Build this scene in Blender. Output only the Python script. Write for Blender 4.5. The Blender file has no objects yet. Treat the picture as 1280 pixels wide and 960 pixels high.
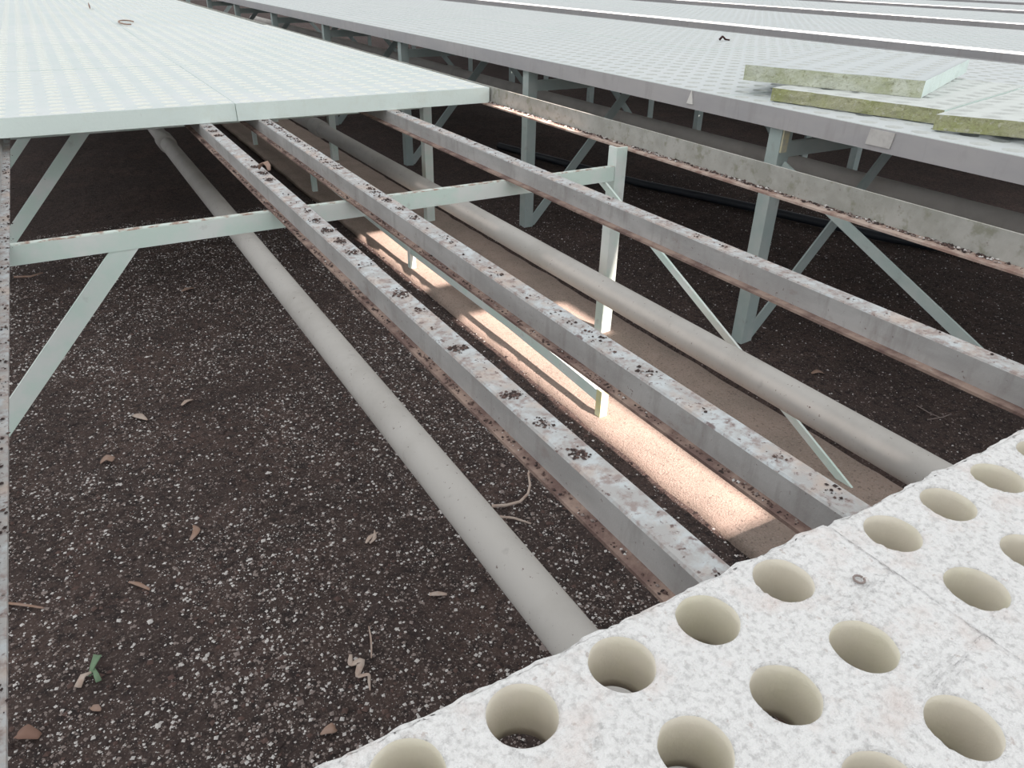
import bpy, math, random
from mathutils import Vector, Matrix, noise

random.seed(7)
scene = bpy.context.scene
COL = scene.collection
# The scene is measured in "bench units": 1 unit = 0.4 m.  Unit z = 0 is the top of the open bench, the floor lies at unit z = -1.59.
S = 0.4
ZF = -1.59
def W(p):
    return Vector((p[0] * S, p[1] * S, (p[2] - ZF) * S))

# ------------------------------------------------------------------ camera
cam = bpy.data.cameras.new('camera')
cam.sensor_width = 36.0
cam.lens = 916.5 / 1280 * 36.0
cam.clip_start = 0.02
cam.clip_end = 500
cam_o = bpy.data.objects.new('camera', cam)
COL.objects.link(cam_o)
PITCH, YAW, ROLL = (math.radians(a) for a in (29.797, 31.14, 1.278))
fwd = Vector((math.sin(YAW) * math.cos(PITCH), math.cos(YAW) * math.cos(PITCH), -math.sin(PITCH)))
rt = Vector((math.cos(YAW), -math.sin(YAW), 0))
up = rt.cross(fwd)
rt2 = math.cos(ROLL) * rt + math.sin(ROLL) * up
up2 = -math.sin(ROLL) * rt + math.cos(ROLL) * up
M = Matrix((rt2, up2, -fwd)).transposed().to_4x4()
M.translation = W((0, 0, 1))
cam_o.matrix_world = M
scene.camera = cam_o

def in_view(p, m=60):
    v = Vector((p[0], p[1], p[2] - 1.0))
    d = v.dot(fwd)
    if d < 0.05:
        return False
    x = 916.5 * v.dot(rt2) / d + 640
    y = -916.5 * v.dot(up2) / d + 480
    return -m < x < 1280 + m and -m < y < 960 + m

# ------------------------------------------------------------------ world, sun, exposure
world = bpy.data.worlds.new('world')
scene.world = world
world.use_nodes = True
bg = world.node_tree.nodes['Background']
bg.inputs[0].default_value = (0.86, 0.93, 1.0, 1)
bg.inputs[1].default_value = 1.6
SUNDIR = Vector((-0.20, 0.79, -1.0))
sun = bpy.data.lights.new('sun', 'SUN')
sun.energy = 23.0
sun.angle = math.radians(0.6)
sun.color = (1.0, 0.85, 0.77)
sun_o = bpy.data.objects.new('sun', sun)
sun_o.rotation_euler = SUNDIR.to_track_quat('-Z', 'Y').to_euler()
sun_o.location = (-4, -6, 9)
COL.objects.link(sun_o)
vs = scene.view_settings
vs.view_transform = 'Standard'
vs.look = 'None'
vs.gamma = 1.0
vs.use_curve_mapping = False
vs.exposure = -0.52

# ------------------------------------------------------------------ materials
def mat(name, col, rough=0.7, metal=0.0, layers=(), bump=0.0, bscale=60.0, bdetail=4.0, bdist=0.004, ramp=None, spec=0.3):
    """layers: (colour, noise scale, low, high, amount, detail, stretch) patches of another colour laid over the base"""
    m = bpy.data.materials.new(name)
    m.use_nodes = True
    nt = m.node_tree
    b = nt.nodes['Principled BSDF']
    b.inputs['Roughness'].default_value = rough
    b.inputs['Metallic'].default_value = metal
    b.inputs['Specular IOR Level'].default_value = spec
    tc = nt.nodes.new('ShaderNodeTexCoord')
    oi = nt.nodes.new('ShaderNodeObjectInfo')
    mul = nt.nodes.new('ShaderNodeMath'); mul.operation = 'MULTIPLY'; mul.inputs[1].default_value = 37.0
    nt.links.new(oi.outputs['Random'], mul.inputs[0])
    add = nt.nodes.new('ShaderNodeVectorMath'); add.operation = 'ADD'
    nt.links.new(tc.outputs['Object'], add.inputs[0])
    nt.links.new(mul.outputs[0], add.inputs[1])
    cur = None
    for (c, sc, lo, hi, amt, det, st) in layers:
        mp = nt.nodes.new('ShaderNodeMapping')
        mp.inputs['Scale'].default_value = st
        nt.links.new(add.outputs[0], mp.inputs[0])
        n = nt.nodes.new('ShaderNodeTexNoise')
        n.inputs['Scale'].default_value = sc
        n.inputs['Detail'].default_value = det
        n.inputs['Roughness'].default_value = 0.62
        nt.links.new(mp.outputs[0], n.inputs['Vector'])
        mr = nt.nodes.new('ShaderNodeMapRange')
        mr.inputs['From Min'].default_value = lo
        mr.inputs['From Max'].default_value = hi
        mr.inputs['To Max'].default_value = amt
        nt.links.new(n.outputs['Fac'], mr.inputs['Value'])
        mx = nt.nodes.new('ShaderNodeMix'); mx.data_type = 'RGBA'
        nt.links.new(mr.outputs[0], mx.inputs['Factor'])
        if cur is None:
            mx.inputs[6].default_value = (*col, 1)
        else:
            nt.links.new(cur, mx.inputs[6])
        mx.inputs[7].default_value = (*c, 1)
        cur = mx.outputs[2]
    if cur is None:
        b.inputs['Base Color'].default_value = (*col, 1)
    else:
        nt.links.new(cur, b.inputs['Base Color'])
    if bump > 0:
        n = nt.nodes.new('ShaderNodeTexNoise')
        n.inputs['Scale'].default_value = bscale
        n.inputs['Detail'].default_value = bdetail
        n.inputs['Roughness'].default_value = 0.65
        nt.links.new(add.outputs[0], n.inputs['Vector'])
        bp = nt.nodes.new('ShaderNodeBump')
        bp.inputs['Strength'].default_value = bump
        bp.inputs['Distance'].default_value = bdist
        nt.links.new(n.outputs['Fac'], bp.inputs['Height'])
        nt.links.new(bp.outputs[0], b.inputs['Normal'])
    return m

I3 = (1, 1, 1)
MAT = {}
MAT['foam_near'] = mat('foam_near', (0.83, 0.815, 0.81), 0.95, layers=[
    ((0.56, 0.545, 0.54), 190, 0.48, 0.66, 0.75, 4, I3), ((0.74, 0.63, 0.59), 18, 0.52, 0.70, 0.65, 6, I3),
    ((0.48, 0.40, 0.37), 130, 0.625, 0.71, 0.6, 4, I3), ((0.20, 0.13, 0.12), 60, 0.735, 0.77, 0.8, 5, I3)], bump=0.9, bscale=210, bdist=0.0055, bdetail=5, spec=0.1)
MAT['foam_hole'] = mat('foam_hole', (0.74, 0.69, 0.60), 0.95, layers=[((0.68, 0.655, 0.52), 14, 0.45, 0.7, 0.7, 4, I3)], bump=0.25, bscale=260, bdist=0.0015, spec=0.1)
MAT['foam_far'] = mat('foam_far', (0.56, 0.605, 0.60), 0.95, layers=[
    ((0.615, 0.635, 0.64), 3, 0.4, 0.65, 0.8, 4, I3), ((0.47, 0.48, 0.46), 22, 0.6, 0.75, 0.4, 6, I3)], bump=0.3, bscale=120, bdist=0.003, spec=0.1)
MAT['foam_side'] = mat('foam_side', (0.76, 0.85, 0.81), 0.95, layers=[
    ((0.68, 0.73, 0.66), 18, 0.5, 0.75, 0.6, 6, I3), ((0.30, 0.24, 0.16), 40, 0.70, 0.78, 0.6, 5, (1, 1, 0.3))], bump=0.3, bscale=120, bdist=0.003, spec=0.1)
MAT['foam_hole_far'] = mat('foam_hole_far', (0.88, 0.89, 0.84), 0.95, spec=0.1)
MAT['foam_bench'] = mat('foam_bench', (0.53, 0.555, 0.56), 0.95, layers=[((0.56, 0.575, 0.58), 3, 0.4, 0.65, 0.8, 4, I3), ((0.42, 0.43, 0.41), 22, 0.6, 0.75, 0.4, 6, I3)], spec=0.1)
MAT['foam_hole_grey'] = mat('foam_hole_grey', (0.66, 0.675, 0.655), 0.95, spec=0.1)
MAT['foam_top_grey'] = mat('foam_top_grey', (0.60, 0.62, 0.60), 0.95, layers=[((0.45, 0.46, 0.44), 16, 0.5, 0.7, 0.6, 6, I3)], bump=0.4, bscale=120, spec=0.1)
MAT['moss_side'] = mat('moss_side', (0.60, 0.62, 0.52), 0.95, layers=[
    ((0.36, 0.38, 0.20), 16, 0.42, 0.66, 0.75, 6, I3), ((0.26, 0.26, 0.15), 110, 0.54, 0.70, 0.7, 5, I3), ((0.62, 0.63, 0.56), 90, 0.60, 0.72, 0.7, 4, I3)], bump=0.8, bscale=220, bdist=0.005, spec=0.1)
MAT['moss_dark'] = mat('moss_dark', (0.44, 0.43, 0.29), 0.95, layers=[
    ((0.33, 0.35, 0.15), 16, 0.40, 0.62, 0.8, 6, I3), ((0.24, 0.23, 0.13), 120, 0.52, 0.68, 0.7, 5, I3), ((0.54, 0.53, 0.44), 90, 0.56, 0.70, 0.85, 4, I3)], bump=0.9, bscale=220, bdist=0.006, spec=0.1)
MAT['mint'] = mat('mint', (0.64, 0.76, 0.70), 0.55, layers=[
    ((0.76, 0.78, 0.76), 9, 0.42, 0.6, 0.8, 5, I3), ((0.40, 0.41, 0.38), 16, 0.62, 0.76, 0.6, 6, I3), ((0.22, 0.13, 0.09), 70, 0.70, 0.76, 0.8, 4, I3)])
MAT['mint_rust'] = mat('mint_rust', (0.52, 0.58, 0.54), 0.7, layers=[((0.27, 0.16, 0.12), 45, 0.45, 0.6, 0.9, 5, I3)])
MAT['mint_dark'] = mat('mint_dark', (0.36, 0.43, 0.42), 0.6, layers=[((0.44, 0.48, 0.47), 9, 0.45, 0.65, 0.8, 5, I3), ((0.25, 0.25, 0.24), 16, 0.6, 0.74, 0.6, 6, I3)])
MAT['yellow_paint'] = mat('yellow_paint', (0.70, 0.66, 0.36), 0.6, layers=[((0.62, 0.68, 0.50), 12, 0.45, 0.6, 0.9, 4, I3)])
MAT['galv_side'] = mat('galv_side', (0.36, 0.35, 0.345), 0.6, 0.15, layers=[
    ((0.46, 0.45, 0.445), 18, 0.4, 0.62, 0.85, 6, (1, 0.4, 1)), ((0.29, 0.27, 0.26), 40, 0.52, 0.7, 0.7, 6, (1, 1, 0.25)), ((0.24, 0.175, 0.15), 26, 0.60, 0.74, 0.6, 6, (1, 0.5, 1)), ((0.15, 0.10, 0.09), 150, 0.66, 0.72, 0.8, 4, I3)], bump=0.15, bscale=300)
MAT['galv_top'] = mat('galv_top', (0.37, 0.36, 0.355), 0.7, 0.05, layers=[
    ((0.49, 0.525, 0.545), 30, 0.46, 0.60, 0.75, 7, I3), ((0.46, 0.35, 0.29), 20, 0.50, 0.66, 0.65, 6, I3), ((0.25, 0.19, 0.175), 70, 0.50, 0.64, 0.8, 6, I3), ((0.12, 0.075, 0.07), 110, 0.60, 0.67, 0.9, 5, I3), ((0.14, 0.09, 0.085), 30, 0.64, 0.69, 0.85, 7, I3)], bump=0.3, bscale=300, bdist=0.002)
MAT['flange_dirt'] = mat('flange_dirt', (0.33, 0.24, 0.20), 0.95, layers=[
    ((0.15, 0.095, 0.085), 17, 0.42, 0.58, 0.9, 6, I3), ((0.46, 0.42, 0.38), 60, 0.66, 0.74, 0.8, 4, I3)], bump=0.6, bscale=150, bdist=0.004)
MAT['rail_face'] = mat('rail_face', (0.32, 0.315, 0.285), 0.8, layers=[
    ((0.41, 0.40, 0.375), 15, 0.42, 0.62, 0.9, 6, I3), ((0.22, 0.22, 0.165), 34, 0.54, 0.66, 0.75, 6, I3), ((0.18, 0.15, 0.13), 70, 0.66, 0.73, 0.8, 5, I3)], bump=0.15, bscale=150)
MAT['rail_flange'] = mat('rail_flange', (0.46, 0.36, 0.31), 0.85, layers=[((0.28, 0.18, 0.15), 26, 0.45, 0.6, 0.9, 6, I3)], bump=0.3, bscale=150)
MAT['lip_grey'] = mat('lip_grey', (0.355, 0.345, 0.355), 0.65, 0.1, layers=[
    ((0.42, 0.40, 0.40), 10, 0.4, 0.65, 0.8, 6, (1, 0.3, 1)), ((0.29, 0.275, 0.27), 34, 0.52, 0.7, 0.5, 5, (1, 1, 0.2))])
MAT['pvc'] = mat('pvc', (0.49, 0.465, 0.44), 0.7, layers=[
    ((0.40, 0.375, 0.35), 5, 0.45, 0.65, 0.7, 5, I3), ((0.16, 0.115, 0.10), 130, 0.665, 0.70, 0.9, 4, I3), ((0.28, 0.25, 0.24), 22, 0.62, 0.76, 0.5, 6, I3)])
MAT['pvc_dark'] = mat('pvc_dark', (0.52, 0.49, 0.465), 0.8, layers=[((0.40, 0.37, 0.35), 6, 0.45, 0.65, 0.7, 5, I3)])
MAT['soil'] = mat('soil', (0.072, 0.053, 0.049), 0.98, layers=[
    ((0.105, 0.073, 0.065), 5, 0.45, 0.65, 0.8, 6, I3), ((0.034, 0.028, 0.028), 60, 0.47, 0.64, 0.85, 4, I3),
    ((0.22, 0.18, 0.165), 190, 0.57, 0.68, 0.75, 3, I3), ((0.42, 0.39, 0.37), 260, 0.69, 0.73, 0.85, 2, I3)], bump=0.9, bscale=150, bdist=0.012, spec=0.1)
MAT['concrete'] = mat('concrete', (0.385, 0.295, 0.25), 0.95, layers=[
    ((0.29, 0.235, 0.20), 7, 0.42, 0.65, 0.8, 6, I3), ((0.44, 0.36, 0.315), 220, 0.50, 0.64, 0.6, 5, I3), ((0.15, 0.115, 0.10), 150, 0.56, 0.66, 0.7, 5, I3)], bump=0.9, bscale=260, bdist=0.006, bdetail=6, spec=0.15)
MAT['hose'] = mat('hose', (0.022, 0.025, 0.032), 0.4)
MAT['perlite'] = mat('perlite', (0.56, 0.53, 0.515), 0.95)
MAT['grit'] = mat('grit', (0.25, 0.205, 0.19), 0.95)
MAT['dark_clod'] = mat('dark_clod', (0.050, 0.036, 0.034), 0.98)
MAT['red_clod'] = mat('red_clod', (0.105, 0.068, 0.060), 0.98)
MAT['leaf_tan'] = mat('leaf_tan', (0.31, 0.215, 0.175), 0.8, layers=[((0.28, 0.17, 0.12), 60, 0.45, 0.6, 0.8, 4, I3)])
MAT['leaf_pale'] = mat('leaf_pale', (0.46, 0.375, 0.325), 0.8, layers=[((0.38, 0.27, 0.22), 60, 0.45, 0.6, 0.7, 4, I3)])
MAT['leaf_brown'] = mat('leaf_brown', (0.22, 0.13, 0.10), 0.85)
MAT['leaf_green'] = mat('leaf_green', (0.16, 0.24, 0.15), 0.6)
MAT['leaf_black'] = mat('leaf_black', (0.06, 0.025, 0.025), 0.9)
MAT['sticker'] = mat('sticker', (0.52, 0.50, 0.48), 0.6, layers=[((0.40, 0.38, 0.37), 50, 0.45, 0.65, 0.7, 5, I3)])
MAT['paper'] = mat('paper', (0.66, 0.64, 0.61), 0.8)
MAT['tape'] = mat('tape', (0.62, 0.58, 0.40), 0.7, layers=[((0.42, 0.44, 0.42), 30, 0.5, 0.65, 0.8, 5, I3)])

def roof_material():
    m = bpy.data.materials.new('roof_film')
    m.use_nodes = True
    nt = m.node_tree
    nt.nodes.remove(nt.nodes['Principled BSDF'])
    t = nt.nodes.new('ShaderNodeBsdfTranslucent')
    t.inputs[0].default_value = (0.250, 0.286, 0.304, 1)
    nt.links.new(t.outputs[0], nt.nodes['Material Output'].inputs[0])
    return m
MAT['roof'] = roof_material()

# ------------------------------------------------------------------ helpers
def mesh(name, vs_, fs, mats, fm=None, smooth=False):
    me = bpy.data.meshes.new(name)
    me.from_pydata([tuple(v) for v in vs_], [], fs)
    for m in (mats if isinstance(mats, (list, tuple)) else [mats]):
        me.materials.append(MAT[m])
    if fm is not None:
        me.polygons.foreach_set('material_index', fm)
    if smooth is True:
        me.polygons.foreach_set('use_smooth', [True] * len(fs))
    elif smooth:
        me.polygons.foreach_set('use_smooth', smooth)
    me.update()
    return me

def link(name, me, parent=None, loc=None):
    o = bpy.data.objects.new(name, me)
    COL.objects.link(o)
    if parent is not None:
        o.parent = parent
    if loc is not None:
        o.location = loc
    return o

def tag(o, label=None, cat=None, group=None, kind=None):
    if label: o['label'] = label
    if cat: o['category'] = cat
    if group: o['group'] = group
    if kind: o['kind'] = kind
    return o

def thing(name, base, label, cat, group=None):
    o = bpy.data.objects.new(name, None)
    o.empty_display_size = 0.1
    o.location = W(base)
    COL.objects.link(o)
    return tag(o, label, cat, group)

def solid(name, vs_, fs, mats, parent=None, fm=None, smooth=False):
    """vs_ in bench units, world placed; becomes one mesh object, relative to its parent thing or to its own base"""
    w = [W(v) for v in vs_]
    if parent is not None:
        base = parent.location if parent.parent is None else parent.parent.location + parent.location
    else:
        base = Vector((sum(v.x for v in w) / len(w), sum(v.y for v in w) / len(w), min(v.z for v in w)))
    me = mesh(name, [v - base for v in w], fs, mats, fm, smooth)
    return link(name, me, parent, None if parent is not None else base)

def extrude(prof, axis_o, axis_e, u, v):
    """closed profile [(a, b)] in directions u, v swept from axis_o to axis_e"""
    a, b, u, v = Vector(axis_o), Vector(axis_e), Vector(u), Vector(v)
    n = len(prof)
    vs_ = [a + u * p + v * q for p, q in prof] + [b + u * p + v * q for p, q in prof]
    fs = [(i, (i + 1) % n, n + (i + 1) % n, n + i) for i in range(n)]
    fs += [tuple(range(n - 1, -1, -1)), tuple(range(n, 2 * n))]
    return vs_, fs

def box(x0, x1, y0, y1, z0, z1):
    return extrude([(x0, z0), (x1, z0), (x1, z1), (x0, z1)], (0, y0, 0), (0, y1, 0), (1, 0, 0), (0, 0, 1))

def bevel_box(x0, x1, y0, y1, z0, z1, c=0.006, axis='y'):
    if axis == 'y':
        p = [(x0 + c, z0), (x1 - c, z0), (x1, z0 + c), (x1, z1 - c), (x1 - c, z1), (x0 + c, z1), (x0, z1 - c), (x0, z0 + c)]
        return extrude(p, (0, y0, 0), (0, y1, 0), (1, 0, 0), (0, 0, 1))
    p = [(y0 + c, z0), (y1 - c, z0), (y1, z0 + c), (y1, z1 - c), (y1 - c, z1), (y0 + c, z1), (y0, z1 - c), (y0, z0 + c)]
    return extrude(p, (x0, 0, 0), (x1, 0, 0), (0, 1, 0), (0, 0, 1))

def tube(pts, rads, n=20, cap=True):
    pts = [Vector(p) for p in pts]
    if not isinstance(rads, (list, tuple)):
        rads = [rads] * len(pts)
    vs_, fs = [], []
    for i, p in enumerate(pts):
        d = (pts[min(i + 1, len(pts) - 1)] - pts[max(i - 1, 0)]).normalized()
        s = d.cross(Vector((0, 0, 1)))
        s = s.normalized() if s.length > 1e-4 else Vector((1, 0, 0))
        t = s.cross(d).normalized()
        for k in range(n):
            a = 2 * math.pi * k / n
            vs_.append(p + (s * math.cos(a) + t * math.sin(a)) * rads[i])
    for i in range(len(pts) - 1):
        for k in range(n):
            k2 = (k + 1) % n
            fs.append((i * n + k, i * n + k2, (i + 1) * n + k2, (i + 1) * n + k))
    if cap:
        fs.append(tuple(range(n - 1, -1, -1)))
        fs.append(tuple((len(pts) - 1) * n + k for k in range(n)))
    return vs_, fs

def ribbon(pts, widths, th=0.004, side=None, cup=0.0):
    """a thin curved leaf or peel with thickness"""
    pts = [Vector(p) for p in pts]
    vs_, fs = [], []
    for i, p in enumerate(pts):
        d = (pts[min(i + 1, len(pts) - 1)] - pts[max(i - 1, 0)]).normalized()
        s = Vector(side) if side else d.cross(Vector((0, 0, 1)))
        s = s.normalized() if s.length > 1e-4 else Vector((1, 0, 0))
        t = s.cross(d).normalized()
        w = widths[i] * 0.5
        for q in (-1, 0, 1):
            vs_.append(p + s * w * q + t * (cup * w * abs(q)))
        for q in (-1, 0, 1):
            vs_.append(p + s * w * q + t * (cup * w * abs(q) - th))
    n = len(pts)
    for i in range(n - 1):
        a, b = i * 6, (i + 1) * 6
        fs += [(a, a + 1, b + 1, b), (a + 1, a + 2, b + 2, b + 1), (a + 4, a + 3, b + 3, b + 4), (a + 5, a + 4, b + 4, b + 5),
               (a + 3, a, b, b + 3), (a + 2, a + 5, b + 5, b + 2)]
    e = (n - 1) * 6
    fs += [(0, 3, 4, 1), (1, 4, 5, 2), (e, e + 1, e + 4, e + 3), (e + 1, e + 2, e + 5, e + 4)]
    return vs_, fs

OCT_F = [(0, 2, 4), (2, 1, 4), (1, 3, 4), (3, 0, 4), (2, 0, 5), (1, 2, 5), (3, 1, 5), (0, 3, 5)]
def crumb(vs_, fs, fm, p, r, mi, flat=0.7):
    b = len(vs_)
    a = random.random() * 6.28
    c, s = math.cos(a), math.sin(a)
    for (x, y, z) in ((1, 0, 0), (-1, 0, 0), (0, 1, 0), (0, -1, 0), (0, 0, 1), (0, 0, -1)):
        k = r * random.uniform(0.6, 1.3)
        vs_.append((p[0] + (c * x - s * y) * k, p[1] + (s * x + c * y) * k, p[2] + z * k * flat + r * flat * 0.5))
    fs += [tuple(b + i for i in f) for f in OCT_F]
    fm += [mi] * 8

# ------------------------------------------------------------------ the setting: floor, concrete path, unseen roof film that shapes the sunlight
CONC0, CONC1 = 2.535, 3.72
def ground(x, y):
    return ZF + 0.022 * noise.noise((x * 1.3, y * 1.3, 0)) + 0.012 * noise.noise((x * 6, y * 6, 3)) + 0.006 * noise.noise((x * 19, y * 19, 5))
def floor_build():
    xs = [-30, -15, -6, -3] + [-1.5 + 0.045 * i for i in range(245)] + [10, 12, 15, 20, 30, 50, 80]
    ys = [-30, -12, -4, -1] + [0.6 + 0.045 * i for i in range(160)] + [8 + 0.15 * i for i in range(50)] + [16, 18, 22, 28, 40, 60, 90]
    vs_, fs = [], []
    nx = len(xs)
    for y in ys:
        for x in xs:
            z = ground(x, y)
            d = max(CONC0 - x, x - CONC1)
            if d < 0.04:
                z = ZF - 0.045
            vs_.append((x, y, z))
    for j in range(len(ys) - 1):
        for i in range(nx - 1):
            a = j * nx + i
            fs.append((a, a + 1, a + 1 + nx, a + nx))
    o = solid('floor', vs_, fs, 'soil', smooth=True)
    tag(o, 'dark brown potting soil ground flecked with white perlite', kind='structure')
    # concrete path: a slab with a slightly crumbled edge
    vs_, fs = [], []
    cols = [0, 0.02, 0.2, 0.4, 0.6, 0.8, 0.98, 1.0]
    n = 300
    for j in range(n + 1):
        y = -3 + 45 * (j / n) ** 1.6
        for k, c in enumerate(cols):
            x = CONC0 + (CONC1 - CONC0) * c + (0.022 * noise.noise((c * 9, y * 3, 1)) + 0.012 * noise.noise((c * 9, y * 11, 2)) if k in (0, 1, 6, 7) else 0)
            z = ZF + 0.012 + 0.006 * noise.noise((x * 3, y * 3, 9)) - (0.07 if k in (0, 7) else 0)
            vs_.append((x, y, z))
    m = len(cols)
    for j in range(n):
        for k in range(m - 1):
            a = j * m + k
            fs.append((a, a + 1, a + 1 + m, a + m))
    o = solid('floor_path', vs_, fs, 'concrete', smooth=True)
    tag(o, 'narrow concrete path strip under the open bench', kind='structure')
floor_build()

ROOF_Z = 7.0
def roof_build():  # unseen roof, added to block and diffuse the sun outside the chosen gaps
    k = ROOF_Z
    gaps = []      # openings shaped to throw the sun patches, given where their light lands: x0, x1, y0, y1 at unit height z
    for (x0, x1, y0, y1, z) in ((2.50, 2.83, 1.95, 5.05, ZF), (2.50, 2.83, 5.75, 7.45, ZF), (3.35, 3.46, 4.22, 4.9, ZF), (9.98, 10.30, 2.0, 26.0, 0.2), (16.25, 16.6, 4.0, 32.0, 0.2), (22.6, 23.1, 6.0, 40.0, 0.2),
                                (3.46, 3.56, 4.9, 6.2, -0.13)):
        h = ROOF_Z - z
        gaps.append((x0 - SUNDIR.x * h, x1 - SUNDIR.x * h, y0 - SUNDIR.y * h, y1 - SUNDIR.y * h))
    xs = sorted({-60.0, 90.0} | {g[i] for g in gaps for i in (0, 1)})
    ys = sorted({-60.0, 110.0} | {g[i] for g in gaps for i in (2, 3)})
    vs_ = [(x, y, ROOF_Z) for y in ys for x in xs]
    fs = []
    for j in range(len(ys) - 1):
        for i in range(len(xs) - 1):
            cx, cy = (xs[i] + xs[i + 1]) / 2, (ys[j] + ys[j + 1]) / 2
            if any(g[0] < cx < g[1] and g[2] < cy < g[3] for g in gaps):
                continue
            a = j * len(xs) + i
            fs.append((a, a + 1, a + 1 + len(xs), a + len(xs)))
    o = solid('light_gap_roof', vs_, fs, 'roof')
    tag(o, 'unseen translucent greenhouse roof film, added with gaps that shape the sun patches', kind='structure')
roof_build()

# ------------------------------------------------------------------ bench frames
def hat_beam(frame, xc, y0, y1, ztop, dx=0.0, w=0.094, h=0.105, fl=0.036, name='support_beam', mats=('galv_side', 'galv_top', 'flange_dirt')):
    t, zb = 0.011, ztop - h
    a, b = -w / 2, w / 2
    c = 0.006
    prof = [(a - fl, zb), (a + t, zb), (a + t, ztop - t), (b - t, ztop - t), (b - t, zb), (b + fl, zb), (b + fl, zb + t), (b, zb + t),
            (b, ztop - c), (b - c, ztop), (a + c, ztop), (a, ztop - c), (a, zb + t), (a - fl, zb + t)]
    # faces by profile edge: the flange tops are dirty, the crown is chalky
    idx = [2, 0, 0, 0, 2, 2, 2, 0, 1, 1, 1, 0, 2, 2]
    vs_, fs = extrude(prof, (xc, y0, 0), (xc + dx, y1, 0), (1, 0, 0), (0, 0, 1))
    return solid(name, vs_, fs, list(mats), frame, fm=idx + [0, 0])

def edge_rail(frame, x, y0, y1, ztop, h, inward, mface, mflange, fl=0.10):
    t = 0.012
    s = inward
    prof = [(0, ztop - h), (s * fl, ztop - h), (s * fl, ztop - h + t), (s * t, ztop - h + t), (s * t, ztop), (0, ztop)]
    if s < 0:
        prof = [(p, q) for p, q in prof[::-1]]
    vs_, fs = extrude(prof, (x, y0, 0), (x, y1, 0), (1, 0, 0), (0, 0, 1))
    fm = []
    for i in range(6):
        p, q = prof[i], prof[(i + 1) % 6]
        fm.append(1 if abs(p[1] - q[1]) < 1e-6 and q[1] < ztop - 0.03 or abs(p[0] - s * fl) < 1e-6 and abs(q[0] - s * fl) < 1e-6 else 0)
    return solid('edge_rail', vs_, fs, [mface, mflange], frame, fm=fm + [0, 0])

def leg(frame, x, y, z1, s, m, w=0.095, t=0.014):
    """L-section leg: one face towards -y, the other towards the bench outside"""
    z0 = ZF - 0.02
    prof = [(0, 0), (s * w, 0), (s * w, t), (s * t, t), (s * t, w), (0, w)]
    if s < 0:
        prof = prof[::-1]
    vs_, fs = extrude(prof, (x, y, z0), (x, y, z1), (1, 0, 0), (0, 1, 0))
    return solid('leg', vs_, fs, m, frame)

def brace(frame, a, b, m, w=0.10, t=0.016, flat='y'):
    a, b = Vector(a), Vector(b)
    d = (b - a).normalized()
    n = Vector((0, 1, 0)) if flat == 'y' else Vector((1, 0, 0))
    s = d.cross(n).normalized()
    prof = [(-w / 2, -t / 2), (w / 2, -t / 2), (w / 2, t / 2), (-w / 2, t / 2)]
    vs_, fs = extrude(prof, a, b, s, n)
    return solid('brace', vs_, fs, m, frame)

def cross_bar(frame, x0, x1, y, ztop, m, mtop, hh=0.105, dd=0.034):
    prof = [(0, ztop - hh), (dd, ztop - hh), (dd, ztop), (0.005, ztop), (0, ztop - 0.005)]
    vs_, fs = extrude(prof, (x0, y, 0), (x1, y, 0), (0, 1, 0), (0, 0, 1))
    return solid('cross_bar', vs_, fs, [m, mtop], frame, fm=[0, 0, 1, 1, 0, 0, 0])

FT = -0.133                     # underside of the foam on the open bench
f1 = thing('bench_frame', (1.22, 4.0, ZF), 'open mint and grey steel bench frame with its beams laid bare', 'bench frame')
YEND = 30.0
hat_beam(f1, 0.993, -1.6, 2.86, FT)
hat_beam(f1, 0.998, 2.872, YEND, FT - 0.002)
hat_beam(f1, 1.448, -1.6, YEND, FT)
hat_beam(f1, 2.556, -1.6, YEND, FT, h=0.112, fl=0.042)
hat_beam(f1, -0.435, -1.6, YEND, FT, h=0.112, fl=0.042, mats=('galv_side', 'galv_top', 'galv_top'))
edge_rail(f1, 3.572, -1.6, YEND, 0.004, 0.149, -1, 'rail_face', 'rail_flange')
edge_rail(f1, -1.15, -1.6, YEND, 0.004, 0.149, 1, 'rail_face', 'rail_flange')
ZC = FT - 0.1125
for i in range(7):
    y = 0.9 + 3.32 * i if i else -0.3
    cross_bar(f1, -1.0, 3.37, y, ZC, 'mint', 'mint_rust')
    leg(f1, 3.375, y - 0.006, -0.118, 1, 'mint')
    leg(f1, -1.0, y - 0.006, -0.16, -1, 'mint')
    if i >= 1:
        brace(f1, (0.19, y + 0.012, ZC - 0.052), (-0.99, y + 0.01, ZF - 0.01), 'mint', w=0.105)
        if i == 1: brace(f1, (3.30, y + 0.09, ZC - 0.09), (3.44, y - 2.33, ZF - 0.01), 'mint', w=0.05, flat='x')

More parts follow.
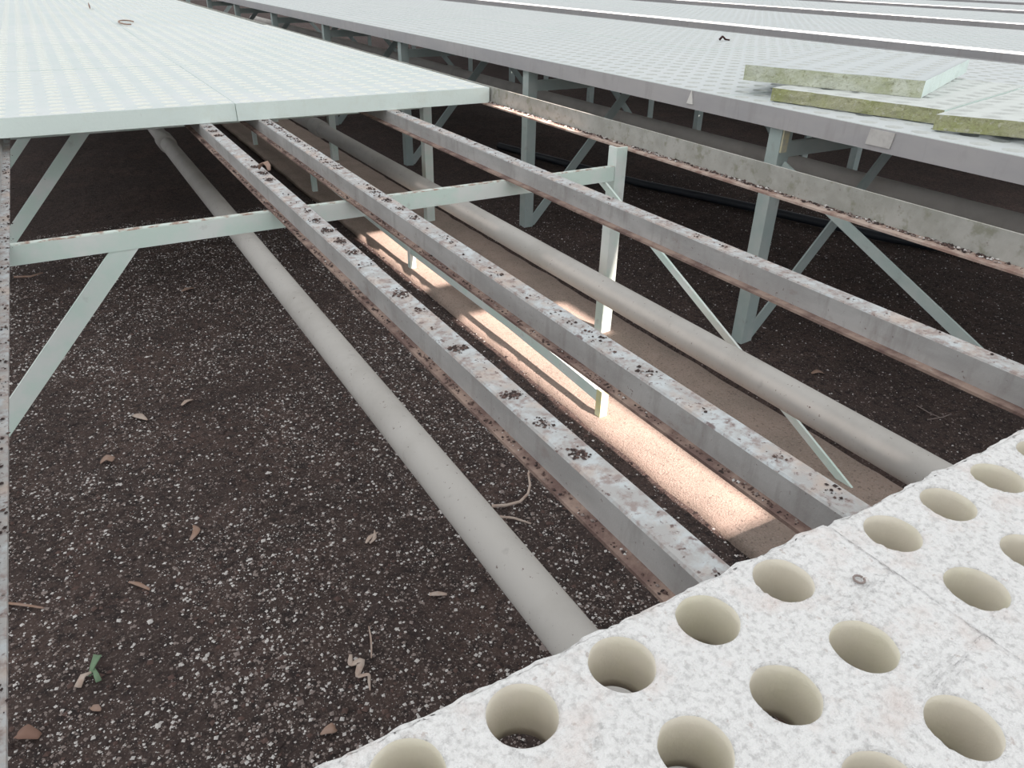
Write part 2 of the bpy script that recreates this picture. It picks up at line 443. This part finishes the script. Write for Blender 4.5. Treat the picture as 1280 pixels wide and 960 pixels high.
def other_bench(x0, z, y0, y1, label, legs_y, near):
    """a whole bench beyond: lip rails on both sides, beams, frames"""
    f = thing('bench_frame', (x0 + 2.35, (y0 + y1) / 2, ZF), label, 'bench frame', 'benches beyond the open one')
    edge_rail(f, x0, y0, y1, z + 0.004, 0.13, 1, 'lip_grey', 'lip_grey')
    edge_rail(f, x0 + 4.7, y0, y1, z + 0.004, 0.13, -1, 'lip_grey', 'lip_grey')
    for dx in (1.0, 2.12, 2.58, 3.7):
        hat_beam(f, x0 + dx, y0, y1, z - 0.115)
    zc = z - 0.115 - 0.1125
    for y in legs_y:
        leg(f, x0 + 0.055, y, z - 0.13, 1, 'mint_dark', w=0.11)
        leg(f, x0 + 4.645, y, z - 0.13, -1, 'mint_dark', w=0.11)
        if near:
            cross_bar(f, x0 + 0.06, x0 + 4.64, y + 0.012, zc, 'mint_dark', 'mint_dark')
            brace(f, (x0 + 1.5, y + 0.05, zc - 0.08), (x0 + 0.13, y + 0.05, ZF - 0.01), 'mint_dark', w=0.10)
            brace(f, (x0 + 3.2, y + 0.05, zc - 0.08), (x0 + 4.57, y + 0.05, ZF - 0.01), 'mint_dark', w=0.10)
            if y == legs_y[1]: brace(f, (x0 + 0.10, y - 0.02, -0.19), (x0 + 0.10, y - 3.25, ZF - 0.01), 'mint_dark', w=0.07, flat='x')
    return f
Z2 = 0.19
BX = [4.2, 9.86, 16.1, 22.4, 29.4, 36.5]
names = ['grey steel bench frame with a long grey lip right beside the open bench',
         'second grey bench frame beyond the open bench, dark lip behind the mossy panels',
         'grey bench frame third beyond the open bench, its lip a thin dark band',
         'fourth grey bench frame beyond the open bench, seen as a thin dark line',
         'fifth grey bench frame beyond the open bench, a thin line near the top edge',
         'farthest grey bench frame at the upper right corner']
f2 = None
for i, x in enumerate(BX):
    ly = [0.23 + 3.31 * k for k in range(9)]
    f = other_bench(x, Z2, -2.0 if i < 2 else 3.0, 32.0 if i < 2 else 40.0, names[i], ly if i == 0 else ly[1:6], i == 0)
    if i == 0:
        f2 = f
# a splice sleeve, a sticker, a paper scrap and a tape mark on the neighbouring bench
vs_, fs = box(4.192, 4.199, 2.68, 2.845, 0.095, 0.185)
vs_ = [(v[0], v[1] + (0.012 if v[2] < 0.14 else 0), v[2]) for v in vs_]
o = solid('sticker', vs_, fs, 'sticker', f2); o['label'] = 'pale grey sticker on the lip'
vs_ = [(4.198, 4.405, 0.195), (4.198, 4.375, 0.10), (4.198, 4.44, 0.10), (4.190, 4.405, 0.195), (4.188, 4.375, 0.10), (4.188, 4.44, 0.10)]
o = solid('paper_scrap', vs_, [(0, 1, 2), (3, 5, 4), (0, 3, 4, 1), (1, 4, 5, 2), (2, 5, 3, 0)], 'paper', f2); o['label'] = 'torn white paper scrap on the lip'
vs_, fs = box(4.262, 4.32, 3.528, 3.539, -0.10, 0.055)
o = solid('tape_mark', vs_, fs, 'tape', f2); o['label'] = 'yellowed tape on a leg'

# the low rail standing on the concrete
lr = thing('low_rail', (2.63, 8.0, ZF), 'low green rail on short legs standing on the concrete path', 'rail')
RAIL = [(3.20, -1.395), (3.7, -1.37), (4.4, -1.345), (5.3, -1.345), (6.3, -1.34), (7.2, -1.32), (9.7, -1.25), (12.4, -1.225), (16.0, -1.22), (20.0, -1.22)]
def rail_z(y):
    for (ya, za), (yb_, zb_) in zip(RAIL, RAIL[1:]):
        if ya <= y <= yb_:
            return za + (zb_ - za) * (y - ya) / (yb_ - ya)
    return RAIL[0][1]
prof = [(-0.010, -0.085), (0.0, -0.085), (0.0, -0.010), (0.045, -0.010), (0.045, 0.0), (-0.010, 0.0)]
vs_ = [(2.618 + p, y, z + q) for (y, z) in RAIL for (p, q) in prof]
fs = [(k * 6 + i, k * 6 + (i + 1) % 6, (k + 1) * 6 + (i + 1) % 6, (k + 1) * 6 + i) for k in range(len(RAIL) - 1) for i in range(6)]
fs += [(5, 4, 3, 2, 1, 0), tuple((len(RAIL) - 1) * 6 + i for i in range(6))]
solid('rail', vs_, fs, 'mint', lr)
for i, y in enumerate((3.24, 6.31, 9.38, 12.45, 15.5)):
    x, t = 2.605, 0.012
    vs_, fs = extrude([(0, 0), (0.060, 0), (0.060, t), (t, t), (t, 0.055), (0, 0.055)], (x, y - 0.05, ZF), (x, y - 0.05, rail_z(y) + 0.01), (1, 0, 0), (0, 1, 0))
    o = solid('leg', vs_, fs, 'yellow_paint' if i == 0 else 'mint', lr)
    if i == 0:
        o['label'] = 'yellow-painted short leg'

# ------------------------------------------------------------------ pipes
def pipe(x, z, r, y0, y1, m, label, collar=None):
    p = thing('drain_pipe', (x, (y0 + y1) / 2, z - r), label, 'pipe', 'grey plastic pipes under the benches')
    n = 24
    pts = [(x + 0.006 * noise.noise((x, y0 + (y1 - y0) * i / n * 0.3, 0)), y0 + (y1 - y0) * i / n, z + 0.006 * noise.noise((x, 5 + i * 0.4, 2))) for i in range(n + 1)]
    vs_, fs = tube(pts, r, 28)
    solid('pipe_run', vs_, fs, m, p, smooth=[True] * (len(fs) - 2) + [False] * 2)
    for yc in (collar or ()):
        vs_, fs = tube([(x, yc - 0.18, z), (x, yc - 0.17, z), (x, yc + 0.17, z), (x, yc + 0.18, z)], [r * 1.02, r * 1.22, r * 1.22, r * 1.02], 28)
        solid('pipe_collar', vs_, fs, m, p, smooth=True)
    return p
pipe(1.098, -1.0, 0.088, -1.5, 28, 'pvc', 'grey plastic pipe running below the left part of the open bench', (10.25, 20.0))
pipe(3.065, -1.0, 0.091, -1.5, 28, 'pvc', 'grey plastic pipe over the concrete path, right of the chalky beams', (10.35, 20.0))
pipe(6.45, -0.75, 0.10, -1.5, 28, 'pvc_dark', 'brownish pipe under the neighbouring bench behind the open bench rail', (13.0,))
# short hangers that carry the pipes from the cross bars
pts = [(6.0, 10.5), (6.3, 9.0), (6.56, 7.63), (6.9, 6.7), (7.15, 5.92), (7.5, 4.73), (8.1, 3.42), (8.5, 2.3), (8.6, 1.0)]
vs_, fs = tube([(x, y, ZF + 0.06) for x, y in pts], 0.05, 14)
o = solid('garden_hose', vs_, fs, 'hose', smooth=True)
tag(o, 'black hose lying on the dark soil under the neighbouring bench', 'hose')

# ------------------------------------------------------------------ foam panels
def foam_mesh(name, xb, yb, th, r, seg, rings, mats, wall=1, fine=None, rough=0.0, seed=0, rim=0.0, edge=0.008):
    """perforated slab; xb, yb = cell borders (panel-local units, top at z = 0); one round hole per cell.
       fine(cx, cy) -> seg override; rough = height of the crumbly relief"""
    X0, X1, Y0, Y1 = xb[0], xb[-1], yb[0], yb[-1]
    V, F, FM, SM, key = [], [], [], [], {}
    def vert(x, y, z):
        k = (round(x, 5), round(y, 5), round(z, 5))
        i = key.get(k)
        if i is None:
            i = key[k] = len(V)
            if rough:
                e = min(x - X0, X1 - x, y - Y0, Y1 - y)
                n1 = noise.noise((x * 17, y * 17, z * 17 + seed))
                n2 = noise.noise((x * 75, y * 75, z * 75 + seed)) + 0.6 * noise.noise((x * 150, y * 150, z * 150 + seed))
                n3 = noise.noise((x * 5, y * 5, z * 5 + seed))
                px_, py_, pz_ = x, y, z
                if z > -1e-4:
                    pz_ += rough * (0.6 * n1 + 0.55 * n2) + rough * 0.6 * n3
                    e2 = min(y - Y0, Y1 - y) if edge > 0.005 else e
                    if e2 < 0.035:
                        q = 1 - e2 / 0.035
                        pz_ -= edge * q * q * (1 + 0.8 * n1)
                if e < 0.012:
                    j = 0.006 + 0.010 * n1 + 0.005 * n2
                    if x - X0 < 0.012: px_ += 0.25 * (j - 0.006)
                    if X1 - x < 0.012: px_ -= 0.25 * (j - 0.006)
                    if y - Y0 < 0.012: py_ += j
                    if Y1 - y < 0.012: py_ -= j
                x, y, z = px_, py_, pz_
            V.append((x * S, y * S, z * S))
        return i
    def quad(a, m, s=False):
        a = [q for n_, q in enumerate(a) if q != a[n_ - 1]]
        if len(a) >= 3:
            F.append(tuple(a)); FM.append(m); SM.append(s)
    for j in range(len(yb) - 1):
        for i in range(len(xb) - 1):
            x0, x1, y0, y1 = xb[i], xb[i + 1], yb[j], yb[j + 1]
            sg, rg, wl = seg, rings, wall
            if fine:
                ff = fine(i, j)
                if ff: sg, rg, wl = ff
            # the hole keeps its pitch position: border cells are wider on the outside
            px = min(xb[k + 1] - xb[k] for k in range(1, len(xb) - 2)) if len(xb) > 4 else x1 - x0
            py = min(yb[k + 1] - yb[k] for k in range(1, len(yb) - 2)) if len(yb) > 4 else y1 - y0
            cx = x1 - px / 2 if i == 0 else (x0 + px / 2 if i == len(xb) - 2 else (x0 + x1) / 2)
            cy = y1 - py / 2 if j == 0 else (y0 + py / 2 if j == len(yb) - 2 else (y0 + y1) / 2)
            q = sg // 4
            outer = []
            for k in range(q): outer.append((x0 + (x1 - x0) * k / q, y0))
            for k in range(q): outer.append((x1, y0 + (y1 - y0) * k / q))
            for k in range(q): outer.append((x1 - (x1 - x0) * k / q, y1))
            for k in range(q): outer.append((x0, y1 - (y1 - y0) * k / q))
            hole = []
            for k in range(sg):
                a = -3 * math.pi / 4 + 2 * math.pi * k / sg
                wob = 1 + (0.025 * noise.noise((cx * 9 + math.cos(a) * 2, cy * 9 + math.sin(a) * 2, seed)) if rough else 0)
                hole.append((cx + r * wob * math.cos(a), cy + r * wob * math.sin(a)))
            def ringpt(k, t):
                return (outer[k][0] + (hole[k][0] - outer[k][0]) * t, outer[k][1] + (hole[k][1] - outer[k][1]) * t)
            for k in range(sg):
                k2 = (k + 1) % sg
                for g in range(rg):
                    t0, t1 = g / rg, (g + 1) / rg
                    z1 = -rim if g == rg - 1 else 0
                    a, b = ringpt(k, t0), ringpt(k2, t0)
                    c, d = ringpt(k2, t1), ringpt(k, t1)
                    quad((vert(*a, 0), vert(*b, 0), vert(*c, z1), vert(*d, z1)), 0, bool(rough))
                h0, h1 = hole[k], hole[k2]
                for g in range(wl):
                    za = -rim - (th - rim) * g / wl
                    zb_ = -rim - (th - rim) * (g + 1) / wl
                    quad((vert(*h0, za), vert(*h1, za), vert(*h1, zb_), vert(*h0, zb_)), 1, True)
                quad((vert(*h0, -th), vert(*h1, -th), vert(*outer[k2], -th), vert(*outer[k], -th)), 2)
                # the four sides of the slab
                a, b = outer[k], outer[k2]
                if (a[0] == b[0] and (a[0] == X0 or a[0] == X1)) or (a[1] == b[1] and (a[1] == Y0 or a[1] == Y1)):
                    ns = 4 if rough else 1
                    for g in range(ns):
                        za, zb_ = -th * g / ns, -th * (g + 1) / ns
                        quad((vert(*b, za), vert(*a, za), vert(*a, zb_), vert(*b, zb_)), 2)
    return mesh(name, V, F, mats, FM, SM)

def borders(first, pitch, n, lo, hi):
    return [lo] + [first + pitch * (k + 0.5) for k in range(n - 1)] + [hi]

PX, PY, HR = 0.193, 0.177, 0.0565
# --- the two near panels under the camera, edges crumbled, thick with relief
def near_panel(name, firstx, nx, x0, x1, ytop, yfirst, vis, seed, label):
    ny = 15
    # panel-local: origin at the far edge; y runs towards -y
    xb = borders(firstx - x0, PX, nx, 0, x1 - x0)
    lo = yfirst - PY * (ny - 1) - 0.09
    yb = borders(yfirst - PY * (ny - 1) - lo, PY, ny, 0, ytop - lo)
    me = foam_mesh(name, xb, yb, 0.133, HR, 8, 1, ['foam_near', 'foam_hole', 'foam_near'], fine=lambda i, j: (64, 14, 6) if vis(i, j, ny) else None, rough=0.0062, seed=seed, rim=0.004)
    o = link(name, me, None, W((x0, lo, 0)))
    o.rotation_euler.z = 0
    return tag(o, label, 'foam panel')
near_panel('foam_panel', 0.979 - 10 * PX, 11, -1.15, 1.1805, 0.690, 0.609, lambda i, j, ny: j >= ny - 4 and i >= 4, 3,
           'white perforated foam panel at the bottom of the view, nearest to the viewer')
near_panel('foam_panel', 1.283, 12, 1.1805, 3.52, 0.682, 0.591, lambda i, j, ny: j >= ny - 4 and i <= 5, 11,
           'white perforated foam panel at the lower right edge, right of the joint')

# --- panels still lying on the benches
PW, PL = 2.29, 2.66
xb = borders(0.105, PX, 12, 0, PW)
yb = borders(0.091, PY, 15, 0, PL)
hi_mesh = foam_mesh('foam_panel_fine', xb, yb, 0.133, HR, 16, 1, ['foam_far', 'foam_hole_far', 'foam_side'])
lo_mesh = foam_mesh('foam_panel_plain', xb, yb, 0.117, HR, 8, 1, ['foam_far', 'foam_hole_far', 'foam_side'])
bench_mesh = foam_mesh('foam_panel_bench', xb, yb, 0.117, HR, 8, 1, ['foam_bench', 'foam_hole_grey', 'foam_side'])
ordn = ['first', 'second', 'third', 'fourth', 'fifth', 'sixth', 'seventh', 'eighth', 'ninth', 'tenth']
for c, x in enumerate((-1.048, 1.246)):
    for rI in range(8):
        y = 6.385 + rI * (PL + 0.012) + (0.03 if c == 0 else 0.0)
        if c == 0 and rI == 0: y = 6.40
        if not any(in_view((x + PW * a / 4, y + PL * b / 4, 0)) for a in range(5) for b in range(5)):
            continue
        o = link('foam_panel', hi_mesh if rI < 3 else lo_mesh, None, W((x, y, 0.0 - (0.0 if rI < 3 else 0.016))))
        o.rotation_euler.z = random.uniform(-0.002, 0.002)
        tag(o, 'mint foam panel on the open bench, %s row from the gap, %s of seam' % (ordn[rI], 'left' if c == 0 else 'right'),
            'foam panel', 'foam panels on the open bench')
bl = ['neighbouring bench', 'second bench beyond', 'third bench beyond', 'fourth bench beyond', 'fifth bench beyond', 'farthest bench']
ordn += ['eleventh', 'twelfth', 'thirteenth', 'fourteenth']
for bi, bx in enumerate(BX):
    for c in range(2):
        x = bx + 0.05 + c * (PW + 0.012)
        seen = 0
        for rI in range(15):
            y = -1.2 + rI * (PL + 0.012)
            if y + PL > (32 if bi < 2 else 40): continue
            if not any(in_view((x + PW * a / 4, y + PL * b / 4, Z2), 10) for a in range(5) for b in range(5)):
                continue
            o = link('foam_panel', bench_mesh, None, W((x, y, Z2 + 0.002 - random.random() * 0.004)))
            o.rotation_euler.z = random.uniform(-0.002, 0.002)
            tag(o, 'pale foam panel on the %s, %s column, %s from its right end' % (bl[bi], 'near' if c == 0 else 'far', ordn[seen]), 'foam panel', 'foam panels on bench row %s' % ordn[bi + 1])
            seen += 1

# --- three loose mossy panels stacked on the neighbouring bench
def loose_panel(A, B, depth, zb, th, mats, label, lift=0.0, rough=0.003, seed=0):
    A, B = Vector((*A, 0)), Vector((*B, 0))
    L = (B - A).length
    nyy = max(2, int(round((L - 0.02) / PX))); nxx = max(2, int(round((depth - 0.02) / PY)))
    # local x runs from A to B along the mossy front, local y runs into the bench
    xb_ = borders((L - PX * (nyy - 1)) / 2, PX, nyy, 0, L)
    yb_ = borders((depth - PY * (nxx - 1)) / 2, PY, nxx, 0, depth)
    me = foam_mesh('foam_panel_loose', xb_, yb_, th, HR * 0.8, 16, 2, mats, wall=2, rough=rough, seed=seed, edge=0.003)
    # front face is mossy: material 3, the other sides stay pale
    for p in me.polygons:
        if abs(p.normal.y) > 0.6 and p.center.y < 0.03 * S and p.material_index == 2:
            p.material_index = 3
    o = link('foam_panel', me, None, W((A.x, A.y, zb + th)))
    d = (B - A).normalized()
    ex, ez = d, Vector((0, 0, 1))
    ey = ez.cross(ex)
    R_ = Matrix((ex, ey, ez)).transposed()
    if lift:
        R_ = Matrix.Rotation(-lift, 3, ey) @ R_
    o.rotation_euler = R_.to_euler()
    return tag(o, label, 'foam panel', 'loose mossy foam panels')
def flip(A, B):
    return A, B
T3 = 0.088
loose_panel((4.385, 3.81), (4.655, 2.70), 1.75, Z2 + 0.006, T3, ['foam_top_grey', 'foam_hole_grey', 'foam_side', 'moss_dark'],
            'mossy foam panel underneath the loose top panel on the neighbouring bench', seed=4)
loose_panel((4.44, 2.62), (4.705, 1.53), 1.75, Z2 + 0.008, T3, ['foam_top_grey', 'foam_hole_grey', 'foam_side', 'moss_dark'],
            'mossy foam panel at the right edge, beside the stacked loose panels', lift=0.05, seed=5)
loose_panel((4.456, 4.16), (4.93, 3.04), 1.86, Z2 + T3 + 0.008, 0.108, ['foam_bench', 'foam_hole_grey', 'foam_side', 'moss_side'],
            'loose foam panel lying on top of the mossy ones, green-edged front', seed=6)

# ------------------------------------------------------------------ soil crumbs and perlite (stuff)
def perlite_build():
    vs_, fs, fm = [], [], []
    def put(x, y, r, mi):
        if CONC0 - 0.03 < x < CONC1 + 0.02:
            return
        crumb(vs_, fs, fm, (x, y, ground(x, y) - r * 0.25), r, mi)
    n = 0
    while n < 60000:
        y = 1.0 + 8.0 * random.random() ** 1.6
        x = random.uniform(-1.0, 2.6)
        if not in_view((x, y, ZF), 20): continue
        dens = 0.5 + 0.9 * noise.noise((x * 1.6, y * 1.6, 4)) + 0.5 * noise.noise((x * 5, y * 5, 8))
        if x > 2.1 and random.random() < 0.75: continue
        if random.random() > dens + 0.25: continue
        rr = random.random()
        r = 0.0026 + 0.0085 * random.random() ** 4 + (0.008 if rr > 0.994 else 0)
        put(x, y, r, 0 if random.random() < 0.42 else 1)
        n += 1
    n = 0
    while n < 9000:
        x = random.uniform(3.7, 9.0); y = random.uniform(1.0, 8.0)
        if not in_view((x, y, ZF), 20): continue
        put(x, y, 0.004 + 0.007 * random.random() ** 3, 0 if random.random() < 0.18 else 1)
        n += 1
    for _ in range(9000):
        y = 1.0 + 6.0 * random.random() ** 1.5
        x = random.uniform(-1.0, 2.6)
        put(x, y, 0.005 + 0.013 * random.random() ** 4, 2 if random.random() < 0.6 else 3)
    o = solid('perlite_grains', vs_, fs, ['perlite', 'grit', 'dark_clod', 'red_clod'], fm=fm)
    tag(o, 'white perlite grains and soil crumbs strewn over the dark ground', 'perlite', kind='stuff')
perlite_build()

def crumbs_on(name, label, spots, zt, mi_w, n_each, r0=0.0018, r1=0.009):
    """spots: (x, y, sx, sy, weight)"""
    vs_, fs, fm = [], [], []
    for (x, y, sx, sy, wgt) in spots:
        for _ in range(max(1, int(n_each * wgt))):
            px_ = x + max(-1, min(1, random.gauss(0, 0.5))) * sx
            py_ = y + random.gauss(0, 0.5) * sy
            crumb(vs_, fs, fm, (px_, py_, zt), r0 + (r1 - r0) * random.random() ** 2.5, random.choices(range(4), mi_w)[0], 0.55)
    o = solid(name, vs_, fs, ['dark_clod', 'red_clod', 'perlite', 'grit'], fm=fm)
    tag(o, label, 'soil crumbs', kind='stuff')
def beam_spots(xc, pitchy, y0, y1, heavy):
    out = []
    y = y0
    while y < y1:
        w = heavy(y) * max(0.05, random.uniform(-0.3, 1.6))
        if random.random() < 0.85:
            out.append((xc + random.uniform(-0.012, 0.012), y, random.uniform(0.022, 0.036), random.uniform(0.02, 0.05), w))
        y += pitchy
    return out
crumbs_on('soil_crumbs', 'dark soil crumbs in clumps along the top of the left chalky beam', beam_spots(0.995, PY, 0.75, 6.4, lambda y: 1.1 if y < 3 else 1.3), FT, (5, 4, 0.3, 1), 64)
crumbs_on('soil_crumbs', 'dark soil crumbs along the top of the second chalky beam', beam_spots(1.448, PY / 2, 0.75, 6.4, lambda y: 0.35 if y < 3 else 0.8), FT, (5, 4, 0.3, 1), 44)
crumbs_on('soil_crumbs', 'sparse dark crumbs along the top of the beam before the edge rail', beam_spots(2.556, PY, 0.75, 6.4, lambda y: 0.3), FT, (5, 3, 0.4, 2), 22)
crumbs_on('soil_crumbs', 'dark crumbs along the beam at the left border', beam_spots(-0.36, 0.06, 1.2, 6.4, lambda y: 0.5), FT - 0.1, (6, 2, 0.3, 1), 14)
crumbs_on('soil_crumbs', 'dark soil and white grit filling the flange of the edge rail', [(3.535, 0.8 + i * 0.03, 0.022, 0.035, random.uniform(0.1, 1.3) * (0.6 + 0.7 * noise.noise((i * 0.07, 0, 0)))) for i in range(187)], -0.132, (4, 3, 2.6, 2), 26, 0.003, 0.014)
for xc, lab in ((0.928, 'left chalky beam'), (1.382, 'second chalky beam')):
    crumbs_on('soil_crumbs', 'reddish soil crumbs on the lower flange of the %s' % lab, [(xc, 0.8 + i * 0.05, 0.013, 0.04, random.uniform(0.0, 1.4)) for i in range(110)], -0.227, (4, 6, 0.5, 1), 9, 0.003, 0.008)

# ------------------------------------------------------------------ leaves, peels and twigs
def smooth_line(pts, wd, k=4):
    out, ow = [], []
    P = [Vector(p) for p in pts]
    for i in range(len(P) - 1):
        a, b, c, d = P[max(i - 1, 0)], P[i], P[i + 1], P[min(i + 2, len(P) - 1)]
        for q in range(k):
            t = q / k
            out.append(0.5 * (2 * b + (c - a) * t + (2 * a - 5 * b + 4 * c - d) * t * t + (3 * b - a - 3 * c + d) * t ** 3))
            ow.append(wd[i] + (wd[i + 1] - wd[i]) * t)
    return out + [P[-1]], ow + [wd[-1]]
def leaf(name, label, cat, pts, widths, m, th=0.003, cup=0.35, group=None):
    p3 = []
    for q in pts:
        if len(q) == 2: p3.append((q[0], q[1], ground(q[0], q[1]) + 0.012))
        else: p3.append((q[0], q[1], ground(q[0], q[1]) + q[2]))
    c = sum((Vector(p) for p in p3), Vector()) / len(p3)
    k = 1.0 if name != 'dry_leaf' else 0.78
    p3 = [c + (Vector(p) - c) * k for p in p3]
    p3, widths = smooth_line(p3, [w * k for w in widths])
    vs_, fs = ribbon(p3, widths, th, cup=cup)
    o = solid(name, vs_, fs, m, smooth=True)
    return tag(o, label, cat, group)
leaf('dry_peel', 'pale twisted dry leaf strip on the soil left of the pipe', 'leaf', [(0.535, 2.16, 0.03), (0.52, 2.12, 0.02), (0.555, 2.09, 0.04), (0.525, 2.05, 0.015), (0.56, 2.02, 0.03), (0.555, 2.0, 0.012), (0.545, 1.965, 0.01)], [0.012, 0.025, 0.036, 0.02, 0.014, 0.012, 0.005], 'leaf_pale')
leaf('dry_leaf', 'small brown pointed leaf beside the near foam edge', 'leaf', [(0.30, 1.875), (0.33, 1.87, 0.022), (0.36, 1.865, 0.025), (0.375, 1.865, 0.015)], [0.006, 0.04, 0.06, 0.03], 'leaf_tan')
leaf('dry_leaf', 'pale shredded leaf on the soil midway along the pipe', 'leaf', [(0.83, 2.79), (0.87, 2.81, 0.03), (0.94, 2.85, 0.02)], [0.012, 0.03, 0.006], 'leaf_pale')
leaf('dry_leaf', 'thin pale leaf sliver next to the shredded leaf', 'leaf', [(0.85, 2.78), (0.89, 2.79, 0.03), (0.92, 2.87, 0.03)], [0.012, 0.026, 0.004], 'leaf_pale')
leaf('dry_leaf', 'yellowish star-shaped leaf bit in the middle of the soil', 'leaf', [(0.07, 3.25), (0.12, 3.30, 0.03), (0.11, 3.39, 0.02)], [0.02, 0.05, 0.005], 'leaf_tan')
leaf('dry_leaf', 'reddish triangular leaf on the soil near the left border', 'leaf', [(-0.27, 4.18), (-0.22, 4.19, 0.03), (-0.18, 4.17, 0.02)], [0.005, 0.07, 0.05], 'leaf_tan')
leaf('dry_leaf', 'oval grey leaf in the upper middle of the soil', 'leaf', [(-0.04, 4.70), (0.0, 4.63, 0.02), (0.05, 4.54, 0.02)], [0.03, 0.07, 0.01], 'leaf_pale')
leaf('dry_leaf', 'brown leaf flat on soil at the lower left', 'leaf', [(-0.70, 2.45), (-0.66, 2.42, 0.04), (-0.60, 2.38, 0.02)], [0.03, 0.08, 0.03], 'leaf_brown')
leaf('dry_leaf', 'brown oval leaf below the mint cross bar', 'leaf', [(0.57, 6.67), (0.64, 6.70, 0.02), (0.72, 6.73)], [0.01, 0.07, 0.01], 'leaf_tan')
leaf('dry_leaf', 'short pale leaf piece left of the pipe in mid soil', 'leaf', [(0.25, 4.65), (0.30, 4.69, 0.02), (0.35, 4.72)], [0.02, 0.04, 0.01], 'leaf_pale')
leaf('dry_leaf', 'whitish shred on soil right by the near end of the pipe', 'leaf', [(0.97, 2.335), (1.01, 2.31, 0.02), (1.06, 2.28)], [0.02, 0.035, 0.015], 'leaf_pale')
leaf('dry_leaf', 'brown leaf on dark soil right of the second pipe', 'leaf', [(4.33, 2.93), (4.39, 2.91, 0.03), (4.45, 2.89)], [0.02, 0.06, 0.03], 'leaf_tan')
leaf('dry_leaf', 'small tan leaf curl near the green sprout', 'leaf', [(-0.44, 2.45), (-0.42, 2.42, 0.02), (-0.40, 2.40)], [0.02, 0.04, 0.01], 'leaf_tan')
leaf('straw', 'tan straw sticking out at the left border', 'straw', [(-0.74, 3.23), (-0.66, 3.17, 0.015), (-0.58, 3.11)], [0.012, 0.014, 0.008], 'leaf_tan')
leaf('straw', 'short tan stick on the soil above the green sprout', 'straw', [(-0.23, 3.10), (-0.19, 3.05, 0.015), (-0.15, 2.99)], [0.008, 0.022, 0.01], 'leaf_tan')
leaf('straw', 'fine upright fibre beside the twisted leaf strip', 'straw', [(0.66, 2.28), (0.64, 2.2, 0.012), (0.61, 2.12)], [0.005, 0.008, 0.006], 'leaf_pale')
sp = thing('sprout', (-0.42, 2.62, ZF), 'tiny green sprout with pale leaves at the lower left', 'sprout')
for pts, wd, m in (([(-0.43, 2.60, 0.012), (-0.41, 2.63, 0.03), (-0.385, 2.665, 0.04)], [0.01, 0.022, 0.035], 'leaf_green'),
                   ([(-0.42, 2.61, 0.02), (-0.45, 2.60, 0.025), (-0.475, 2.565, 0.012)], [0.01, 0.025, 0.03], 'leaf_pale'),
                   ([(-0.41, 2.62, 0.025), (-0.405, 2.59, 0.02), (-0.40, 2.56, 0.012)], [0.01, 0.02, 0.022], 'leaf_green')):
    vs_, fs = ribbon([(x, y, ground(x, y) + z) for x, y, z in pts], wd, 0.004, cup=0.3)
    solid('leaf', vs_, fs, m, sp, smooth=True)
def twig(label, pts, r, m='leaf_tan'):
    vs_, fs = tube([(x, y, ground(x, y) + z) for x, y, z in pts], [r * (1 - 0.5 * i / len(pts)) for i in range(len(pts))], 7)
    tag(solid('twig', vs_, fs, m, smooth=True), label, 'twig')
twig('curved pale twig on the soil between pipe and left chalky beam', [(1.55, 2.75, 0.015), (1.62, 2.71, 0.02), (1.70, 2.70, 0.025), (1.77, 2.73, 0.03), (1.82, 2.79, 0.03), (1.85, 2.86, 0.05), (1.90, 2.89, 0.05)], 0.010, 'leaf_pale')
twig('short grey twig by the pipe under the curved one', [(1.54, 2.66, 0.01), (1.60, 2.60, 0.02), (1.66, 2.52, 0.01)], 0.008, 'leaf_pale')
twig('thin stick on the far soil near the left border', [(-0.68, 7.70, 0.02), (-0.55, 7.66, 0.02), (-0.45, 7.72, 0.02)], 0.010, 'leaf_tan')
twig('thin pale stem on the dark soil near the right edge', [(4.63, 2.27, 0.012), (4.60, 2.16, 0.02), (4.60, 2.08, 0.02)], 0.004, 'grit')
twig('thin pale stem crossing on the dark soil at right', [(4.52, 2.12, 0.012), (4.62, 2.08, 0.02), (4.72, 2.08, 0.02)], 0.004, 'grit')
# curled leaf on the beam and bits on the foam
vs_, fs = ribbon([(1.0, 4.72, FT + 0.01), (1.015, 4.71, FT + 0.035), (1.035, 4.69, FT + 0.045), (1.045, 4.67, FT + 0.03), (1.04, 4.64, FT + 0.015)], [0.02, 0.04, 0.05, 0.03, 0.02], 0.006, cup=0.5)
tag(solid('curled_leaf', vs_, fs, 'leaf_tan', smooth=True), 'curled brown leaf lying on the left chalky beam', 'leaf')
vs_, fs = ribbon([(7.62, 7.62, Z2 + 0.01), (7.65, 7.60, Z2 + 0.05), (7.68, 7.58, Z2 + 0.02), (7.74, 7.56, Z2 + 0.015)], [0.05, 0.06, 0.04, 0.02], 0.012, cup=0.5)
tag(solid('curled_leaf', vs_, fs, 'leaf_black', smooth=True), 'small dark leaf on the neighbouring bench top', 'leaf')
vs_, fs = tube([(1.42 + 0.12 * math.cos(a), 15.3 + 0.5 * math.sin(a), 0.012) for a in [0.3 + 0.45 * i for i in range(11)]], 0.012, 6)
tag(solid('twig', vs_, fs, 'leaf_tan', smooth=True), 'thin curled twig on the far foam of the open bench', 'twig')
vs_, fs = ribbon([(1.17, 19.7, 0.01), (1.18, 19.9, 0.05), (1.19, 20.2, 0.09)], [0.02, 0.03, 0.01], 0.008)
tag(solid('dry_leaf', vs_, fs, 'leaf_brown', smooth=True), 'tiny brown leaf bit on the far foam near the top edge', 'leaf')
# snail-shell like ring on the near panel
vs_, fs = tube([(1.097 + 0.010 * math.cos(a), 0.534 + 0.010 * math.sin(a), 0.006) for a in [0.5 * i for i in range(13)]], 0.0022, 8)
tag(solid('seed_ring', vs_, fs, 'grit', smooth=True), 'tiny dark ring-shaped seed husk on the near foam panel', 'seed husk')
